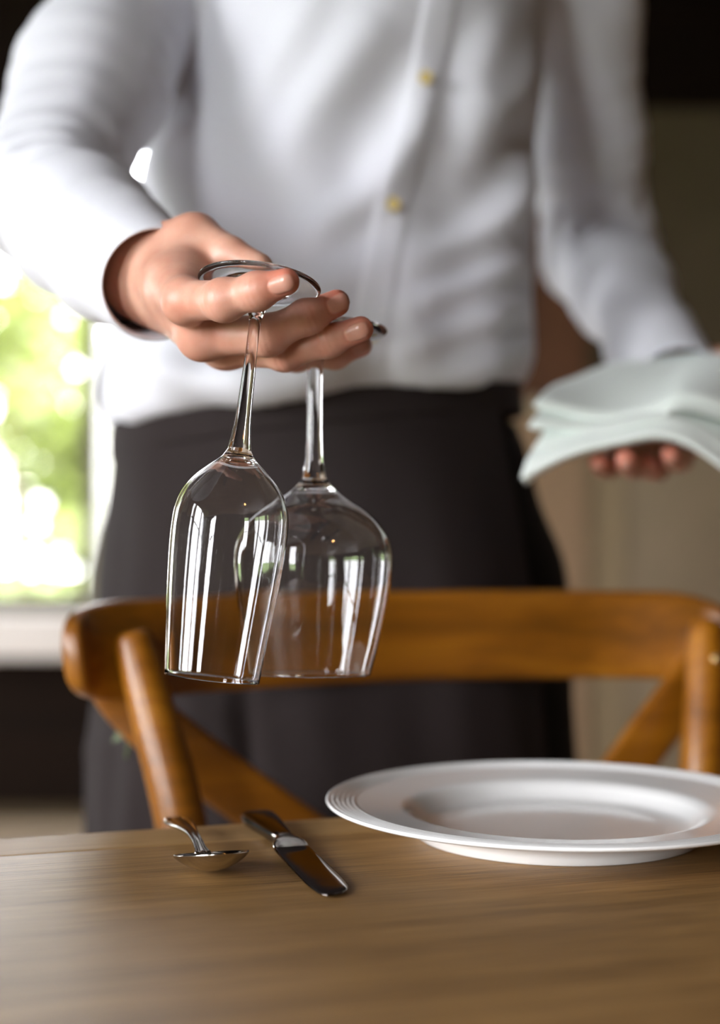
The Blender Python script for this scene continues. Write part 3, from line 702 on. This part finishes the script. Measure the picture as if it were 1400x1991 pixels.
bm.to_mesh(body.data); bm.free()
# hair
fx = Field((-.10, 1.20, 1.60), (.14, 1.47, 1.80), .006)
add_ell(fx, hp_(0, .022, .045), (.082, .096, .088), .01, hr_m); add_ell(fx, hp_(0, -.035, .10), (.06, .05, .03), .02, hr_m)
sl, X, Y, Z = fx.sub([fx.lo, (.14, 1.47, 1.80)], 0); f0 = hp_(0, -.12, -.02); nrm_ = hr_m.to_3x3() @ Vector((0, -1, -.75)).normalized()
fx.F = np.maximum(fx.F, ((X - hd.x) * nrm_.x + (Y - hd.y) * nrm_.y + (Z - hd.z - .02) * nrm_.z - .035).astype(np.float32))
xV, xQ = surfnet(fx); mesh_vq('hair', laplace(xV, xQ, 2) - np.array(PL), xQ, M['hair'], pr)
# ---- trousers, shoes
ft_ = Field((-.30, 1.20, .02), (.26, 1.56, 1.06), .008)
add_stack(ft_, [(.80, -.018, 1.345, .206, .125), (.88, -.020, 1.345, .208, .124), (.95, -.022, 1.345, .204, .120), (1.0, -.027, 1.345, .197, .116), (1.035, -.031, 1.345, .188, .110)], YAW, .02)
for l in legs: add_chain(ft_, [(l[0][0], .093), (l[1][0] + Vector((.0, 0, 0)), .083), (l[2][0], .074), (l[3][0] + Vector((0, 0, -.01)), .066)], .03, .025)
add_chain(ft_, [(hipL + Vector((.065, 0, -.06)), .09), (Vector((.128, 1.385, .62)), .088), (Vector((.125, 1.39, .40)), .085)], .03, .03)
tV, tQ = surfnet(ft_); tV = laplace(tV, tQ, 2)
trs = mesh_vq('trousers', tV - np.array(PL), tQ, M['trousers'], pr)
for l in legs:
    an = l[-1][0]; fs = Field(an + Vector((-.07, -.24, -.085)), an + Vector((.11, .09, .06)), .006)
    add_chain(fs, [(an + Vector((0, .03, -.035)), .046), (an + Vector((.01, -.06, -.045)), .043), (an + Vector((.03, -.16, -.048)), .04), (an + Vector((.035, -.19, -.052)), .03)], .02, .02)
    sl, X, Y, Z = fs.sub([fs.lo, fs.lo + fs.h * fs.n], 0); fs.F = np.maximum(fs.F, (.001 - Z) + 0 * fs.F)
    q1, q2 = surfnet(fs); mesh_vq('shoe', q1 - np.array(PL), q2, M['leather'], pr)
# ---- apron: a wrapped panel, open at his left side
def sect(z):
    T = [(.42, -.012, 1.335, .238, .160), (.65, -.0166, 1.335, .232, .154), (.85, -.021, 1.335, .216, .146), (.93, -.026, 1.335, .206, .140), (1.0, -.031, 1.335, .195, .130), (1.08, -.035, 1.335, .186, .124)]
    T = np.array(T); q = [float(np.interp(z, T[:, 0], T[:, i])) for i in (1, 2, 3, 4)]; return [q[0] - .0056, q[1], q[2] * .973, q[3] * 1.27]
def ell_pt(th, z, off=0):
    """th = 0 faces front, negative towards his right (left in the photo)"""
    cx, cy_, rx, ry = sect(z); x = (rx + off) * math.sin(th); y = -(ry + off) * math.cos(th)
    return Vector((cx + x * math.cos(YAW) - y * math.sin(YAW), cy_ + x * math.sin(YAW) + y * math.cos(YAW), z))
def shell(th0, th1, zf0, zf1, nth, nz_, off, thick):
    bm = bmesh.new(); g = []
    for i in range(nth + 1):
        th = th0 + (th1 - th0) * i / nth; col = []
        for j in range(nz_ + 1):
            t = j / nz_; z0, z1 = zf0(th), zf1(th); z = z0 + (z1 - z0) * t; col.append(bm.verts.new(ell_pt(th, z, off(th, z, t)) - PL))
        g.append(col)
    for i in range(nth):
        for j in range(nz_): bm.faces.new((g[i][j], g[i + 1][j], g[i + 1][j + 1], g[i][j + 1]))
    return bm
def ztop(th): p = ell_pt(th, 1.04); return 1.046 + (p.x + .15) * .115 - .0075
def aoff(th, z, t):
    dn = max(0, (1.0 - z) / .5)
    w_ = .0035 * math.sin(th * 9 + 1.2 + z * 1.5) * min(1, dn * 1.4) + .002 * math.sin(th * 23 + z * 4) * min(1, dn)
    w_ += -.018 * math.exp(-((th + .36 - .1 * (1 - z)) / .06) ** 2) * min(1, max(0, (.86 - z) / .12))       # the long fold
    w_ += .004 * math.exp(-((z - .80 - .05 * th) / .012) ** 2) * (th < -.4) * .5
    w_ += .0025 * math.sin(z * 38 + th * 5) * math.exp(-((th + 1.1) / .5) ** 2)
    return w_ + .003
ap = obj('apron', shell(math.radians(-128), math.radians(56), lambda th: .43, ztop, 150, 70, aoff, 0), M['apron'], pr)
so = ap.modifiers.new('solid', 'SOLIDIFY'); so.thickness = .0022; so.offset = 1
wbn = obj('waistband', shell(math.radians(-180), math.radians(180), lambda th: ztop(th) - .036, lambda th: ztop(th) + .004, 120, 8, lambda th, z, t: .0042 + .0012 * math.sin(t * math.pi), 0), M['apron'], ap)
so = wbn.modifiers.new('solid', 'SOLIDIFY'); so.thickness = .002; so.offset = 1
# ---- shirt
fsn = Field((-.37, .83, 1.00), (.40, 1.63, 1.60), .0048)
hem = lambda X: (X + .15) * .115 - .0075
add_stack(fsn, [(1.036, -.034, 1.335, .196, .132), (1.046, -.034, 1.335, .203, .140), (1.062, -.034, 1.335, .2065, .143), (1.09, -.033, 1.335, .2055, .141), (1.14, -.028, 1.335, .201, .134), (1.20, -.022, 1.335, .196, .128), (1.27, -.014, 1.335, .189, .123),
                (1.36, 0, 1.335, .183, .121), (1.43, .005, 1.335, .185, .114), (1.48, .008, 1.34, .165, .095), (1.53, .010, 1.345, .075, .068)], YAW, .02, lambda X: hem(X) * np.float32(1), 1.32)
cend1 = W1 + (E1 - W1) * .14
add_chain(fsn, [(Vector((-.14, 1.31, 1.455)), .06), (S1, .066), (S1.lerp(E1, .5) + Vector((-.004, 0, 0)), .059), (E1 + Vector((.003, 0, .004)), .0515), (E1.lerp(cend1, .5) + Vector((0, 0, -.002)), .0450), (W1 + (E1 - W1) * .26 + Vector((-.002, 0, -.004)), .0385), (cend1 + Vector((-.002, 0, -.004)), .0335)], .025, .009, .05)
cend2 = W2 + (E2 - W2) * .22
add_chain(fsn, [(Vector((.15, 1.37, 1.475)), .06), (S2, .064), (S2.lerp(E2, .55), .058), (E2, .057), (E2.lerp(cend2, .5), .047), (cend2, .038)], .025, .016, .05)
for s_, S_ in ((-1, S1), (1, S2)): add_chain(fsn, [(Vector((.01 + s_ * .035, 1.345, 1.485)), .045), (S_ + Vector((-s_ * .03, .01, .022)), .046)], .03, .045, .06)
sV, sQ = surfnet(fsn); sV = laplace(sV, sQ, 3)
def seg_d(x, z, pts):
    d = np.full(x.shape, 9.0); T = np.zeros(x.shape)
    for i, ((x0, z0), (x1, z1)) in enumerate(zip(pts[:-1], pts[1:])):
        dx, dz = x1 - x0, z1 - z0; t = np.clip(((x - x0) * dx + (z - z0) * dz) / (dx * dx + dz * dz), 0, 1)
        q = np.hypot(x - x0 - t * dx, z - z0 - t * dz); T = np.where(q < d, (i + t) / (len(pts) - 1), T); d = np.minimum(d, q)
    return d, T
for it in range(2):
    nr = vnormals(sV, sQ); x, y, z = sV.T
    # folds are laid out on the shirt front, at the distance of the chest
    ff = lambda L, Y=1.185: [(P(a, b, Y).x, P(a, b, Y).z) for a, b in L]
    front = np.clip(-nr[:, 1] * 1.5 + .3, 0, 1) * (y < 1.36) * (y > 1.0)
    disp = np.zeros(len(sV))
    folds = [([(530, 330), (640, 180), (740, 30)], .026, .006), ([(600, 480), (720, 390), (800, 270), (830, 150)], .018, .006), ([(470, 240), (560, 110), (620, 0)], .02, .004), ([(560, 640), (660, 560), (760, 500)], .02, .005),
             ([(800, 530), (900, 470), (980, 410), (1030, 330)], .016, .0055), ([(800, 610), (900, 560), (1040, 470)], .014, .008), ([(790, 690), (890, 640), (1040, 560)], .014, .008), ([(800, 740), (920, 705), (1040, 640)], .012, .006),
             ([(900, 330), (960, 200), (1060, 60)], .02, .007), ([(950, 420), (1000, 345), (1045, 260)], .014, .005), ([(880, 280), (920, 140), (990, 0)], .018, .005),
             ([(380, 760), (560, 720), (680, 700)], .016, .004), ([(250, 700), (400, 740), (600, 760)], .014, .004)]
    if it == 0:
        for L, wd_, am in folds:
            d, T = seg_d(x, z, ff(L)); disp += 2.6 * am * np.exp(-(d / wd_) ** 2) * np.sin(np.pi * np.clip(T * .9 + .05, 0, 1)) ** .5 * front
        disp += front * .0032 * np.sin((x * 62 - z * 38) + 2 * np.sin(z * 21 + x * 9)) * np.clip((1.36 - z) / .2, 0.2, 1)
        # gathered cloth just above the waist
        low = np.exp(-((z - hem(x) - 1.075) / .03) ** 2); disp += low * .0035 * np.sin(np.arctan2(x + .05, 1.335 - y) * 16 + 9 * x) * (y > 1.1)
    # sleeves: wrinkles across the arm, strongest at the elbow
    for A_, B_, C_, off in ((S1, E1, cend1, 0), (S2, E2, cend2, 2)):
        for a, b, w0 in ((A_, E_ if False else B_, .5), (B_, C_, 1)):
            ab = np.array(b - a); L_ = np.linalg.norm(ab); t = ((sV - np.array(a)) @ ab) / L_ ** 2; rad = np.linalg.norm(sV - np.array(a) - t[:, None] * ab, axis=1)
            on = (rad < .085) * np.exp(-((t - .5) / .55) ** 4)
            el = np.exp(-((t - (1 if a is A_ else 0)) / .28) ** 2)
            ph = np.arctan2((sV - np.array(a)) @ np.array([.3, .2, .9]), (sV - np.array(a)) @ np.array([.8, -.5, 0]))
            if it == 1: disp += on * (.0040 * el + .0004) * np.sin(t * L_ * 210 + 2.2 * np.sin(ph * 1.0 + off) + off) * (.6 + .4 * np.sin(ph * 2 + t * 9)) + on * .0022 * np.sin(ph * 5 + t * 4 + off) * (1 - el)
    sV = sV + nr * disp[:, None]
shirt = mesh_vq('shirt', sV - np.array(PL), sQ, M['shirt'], pr)
bvh = BVHTree.FromPolygons([tuple(p) for p in sV], [tuple(q) for q in sQ])
def on_shirt(X, Z):
    h = bvh.ray_cast(Vector((X, 1.04, Z)), Vector((0, 1, 0))); return (h[0], h[1]) if h[0] else (Vector((X, 1.21, Z)), Vector((0, -1, 0)))
# placket strip with its buttons
pc = catmull([(.068, 1.505), (.070, 1.45), (P(866, -60, 1.2).x, P(866, -60, 1.2).z), (P(828, 155, 1.185).x, P(828, 155, 1.185).z), (P(766, 398, 1.165).x, P(766, 398, 1.165).z), (P(728, 600, 1.15).x, P(728, 600, 1.15).z), (P(712, 715, 1.147).x, P(712, 715, 1.147).z)], 60)
bm = bmesh.new(); g = []
for x, z in pc:
    row = []
    for k in range(9):
        s = (k - 4) / 4; h, n = on_shirt(x + s * .0165, z); n = n.normalized() if n.y < 0 else -n.normalized()
        row.append(bm.verts.new(h + Vector((0, -1, 0)) * (.0022 if abs(s) < .9 else -.0005) - PL))
    g.append(row)
for i in range(len(g) - 1):
    for j in range(8): bm.faces.new((g[i][j], g[i][j + 1], g[i + 1][j + 1], g[i + 1][j]))
bmesh.ops.recalc_face_normals(bm, faces=bm.faces)
plk = obj('placket', bm, M['shirt'], shirt); sm_ = plk.modifiers.new('smooth', 'SMOOTH'); sm_.iterations = 3
for px, py, Y in ((827, 155, 1.18), (765, 398, 1.162), (721, 650, 1.147)):
    c = P(px, py, Y); h, n = on_shirt(c.x, c.z)
    bm = bmesh.new(); lathe(bm, [(0, .0008), (.0028, .0008), (.0034, .0016), (.0046, .0022), (.0056, .0018), (.0058, .0006), (.0054, -.0008), (0, -.0008)], 28)
    b = obj('button', bm, M['button'], shirt); b.location = h - PL + Vector((0, -.0042, 0)); b.rotation_mode = 'QUATERNION'; b.rotation_quaternion = Vector((0, 0, 1)).rotation_difference(Vector((0, -1, .02)))
bm = bmesh.new(); lathe(bm, [(.066, 0), (.0690, .004), (.0665, .030), (.0650, .046), (.0630, .046), (.0620, .03), (.0625, 0), (.066, 0)], 60)
o = obj('collar', bm, M['shirt'], shirt); o.location = Vector((.010, 1.342, 1.508)) - PL; o.rotation_euler = (math.radians(8), 0, 0); o.scale = (1, .98, 1)
def cuff(W_, E_, back, fwd, r0, r1, dip, dip_dir):
    """an open band around the wrist; its edge is notched where the cuff overlaps"""
    ax = (W_ - E_).normalized(); a = ax.cross(Vector((0, 0, 1))).normalized(); b = a.cross(ax).normalized()
    dd = Vector(dip_dir); dd = (dd - ax * dd.dot(ax)).normalized(); rings = []
    n = 72
    def ring(l, r, w): return [W_ + ax * (l - w * max(0, (a * math.cos(q) + b * math.sin(q)).dot(dd)) ** 5) + (a * math.cos(q) + b * math.sin(q)) * r for q in np.linspace(0, 2 * math.pi, n, endpoint=False)]
    prof = [(-back, r0, 0), (-back + .002, r0 + .0022, 0), (-back * .5, (r0 + r1) / 2 + .0026, dip * .3), (fwd - .004, r1 + .0022, dip), (fwd, r1 + .0012, dip), (fwd, r1, dip), (fwd - .004, r1 - .001, dip), (-back * .5, (r0 + r1) / 2 - .001, dip * .3), (-back, r0 - .002, 0)]
    bm = rings_mesh([[p - PL for p in ring(*q)] for q in prof], False)
    bmesh.ops.recalc_face_normals(bm, faces=bm.faces)
    o = obj('cuff', bm, M['shirt'], shirt); bevel(o, .0006, 1); return o
cuff(W1 + Vector((-.001, 0, -.0020)), E1 + Vector((0, 0, -.002)), .066, .029, .0405, .0322, .001, (-.85, -.5, .12))
cuff(W2, E2, .065, .048, .043, .0385, 0, (0, -1, 0))

# ---------------------------------------------------------------- folded napkins on his left hand
def napkin(front, back, th, label, seed, thl):
    f = catmull(front, 60); b = catmull(back, 60); rn = random.Random(seed); ph = rn.uniform(0, 6)
    bm = bmesh.new(); nv = 34; T, B = [], []
    for i in range(60):
        rt, rb = [], []
        for j in range(nv + 1):
            v = j / nv; p = P(f[i][0], f[i][1], f[i][2]).lerp(P(b[i][0], b[i][1], b[i][2]), v); uu = i / 59
            p.z += .006 * math.sin(v * math.pi) + .0016 * math.sin(uu * 11 + ph) * math.sin(v * 5 + ph) + .0018 * math.sin(uu * 5 + v * 3 + ph)
            e = min(uu / .026, (1 - uu) / .026, v / .045, (1 - v) / .045); e = max(0, min(1, e)); tk = th + (thl - th) * max(0, 1 - uu / .22) ** 2 * max(0, 1 - v * 1.6); hh = tk * .5 * math.sqrt(max(0, 1 - (1 - e) ** 2)) + .0003
            rt.append(bm.verts.new(p + Vector((0, -hh * .2, hh)))); rb.append(bm.verts.new(p - Vector((0, -hh * .2, hh))))
        T.append(rt); B.append(rb)
    for i in range(59):
        for j in range(nv):
            bm.faces.new((T[i][j], T[i + 1][j], T[i + 1][j + 1], T[i][j + 1])); bm.faces.new((B[i][j], B[i][j + 1], B[i + 1][j + 1], B[i + 1][j]))
    edge = lambda g: [g[i][0] for i in range(60)] + [g[59][j] for j in range(1, nv + 1)] + [g[i][nv] for i in range(58, -1, -1)] + [g[0][j] for j in range(nv - 1, 0, -1)]
    a, c = edge(T), edge(B)
    for i in range(len(a)):
        k = (i + 1) % len(a); bm.faces.new((a[k], a[i], c[i], c[k]))
    bmesh.ops.recalc_face_normals(bm, faces=bm.faces)
    o = obj('napkin', bm, M['napkin']); return tag(o, label, 'napkin', 'folded napkins on the left hand')
bk = lambda dy: [(1118, 738 + dy, 1.240), (1180, 712 + dy, 1.246), (1260, 700 + dy, 1.248), (1340, 695 + dy, 1.248), (1430, 702 + dy, 1.245), (1530, 735 + dy, 1.238)]
napkin([(1012, 936, 1.085), (1060, 912, 1.080), (1130, 878, 1.076), (1210, 857, 1.074), (1280, 847, 1.074), (1340, 862, 1.075), (1410, 905, 1.08), (1490, 965, 1.09)], bk(46), .0105, 'lowest folded pale napkin on the hand, its rolled left corner hanging furthest down', 1, .022)
napkin([(1038, 872, 1.096), (1085, 866, 1.090), (1150, 852, 1.085), (1220, 836, 1.082), (1285, 826, 1.082), (1345, 842, 1.083), (1420, 880, 1.088), (1500, 935, 1.097)], bk(28), .0062, 'folded pale napkin second from the bottom of the stack on the hand', 2, .009)
napkin([(1026, 838, 1.100), (1080, 838, 1.095), (1150, 834, 1.091), (1220, 824, 1.089), (1275, 812, 1.088), (1320, 792, 1.087), (1390, 802, 1.092), (1500, 862, 1.102)], bk(14), .0062, 'folded pale napkin just under the top one of the stack on the hand', 3, .009)
napkin([(1036, 796, 1.110), (1090, 804, 1.104), (1160, 812, 1.099), (1230, 808, 1.096), (1278, 796, 1.094), (1325, 774, 1.093), (1390, 782, 1.096), (1500, 836, 1.108)], bk(0), .0075, 'topmost folded pale napkin of the stack on the hand under the left cuff', 4, .009)

# ---------------------------------------------------------------- pendant lamp of the room (seen as a spark in the glasses)
pl_ = thing('pendant_lamp', 'black pendant lamp with a warm bulb hanging from the ceiling', 'lamp', (.75, -.35, 1.78))
bm = bmesh.new(); lathe(bm, [(.13, 0), (.125, .03), (.09, .09), (.03, .13), (.02, .15), (.018, .15), (.028, .126), (.086, .086), (.12, .028), (.127, 0), (.13, 0)], 48); obj('shade', bm, M['lampshade'], pl_)
bm = bmesh.new(); lathe(bm, [(0, .005), (.02, .012), (.03, .035), (.022, .065), (.013, .085), (.013, .13), (0, .13)], 32); obj('bulb', bm, M['bulb'], pl_)
obj('cord', tube([(0, 0, .148, .003), (0, 0, .6, .003), (0, 0, ZC - 1.78, .003)], 6, 8), M['lampshade'], pl_)
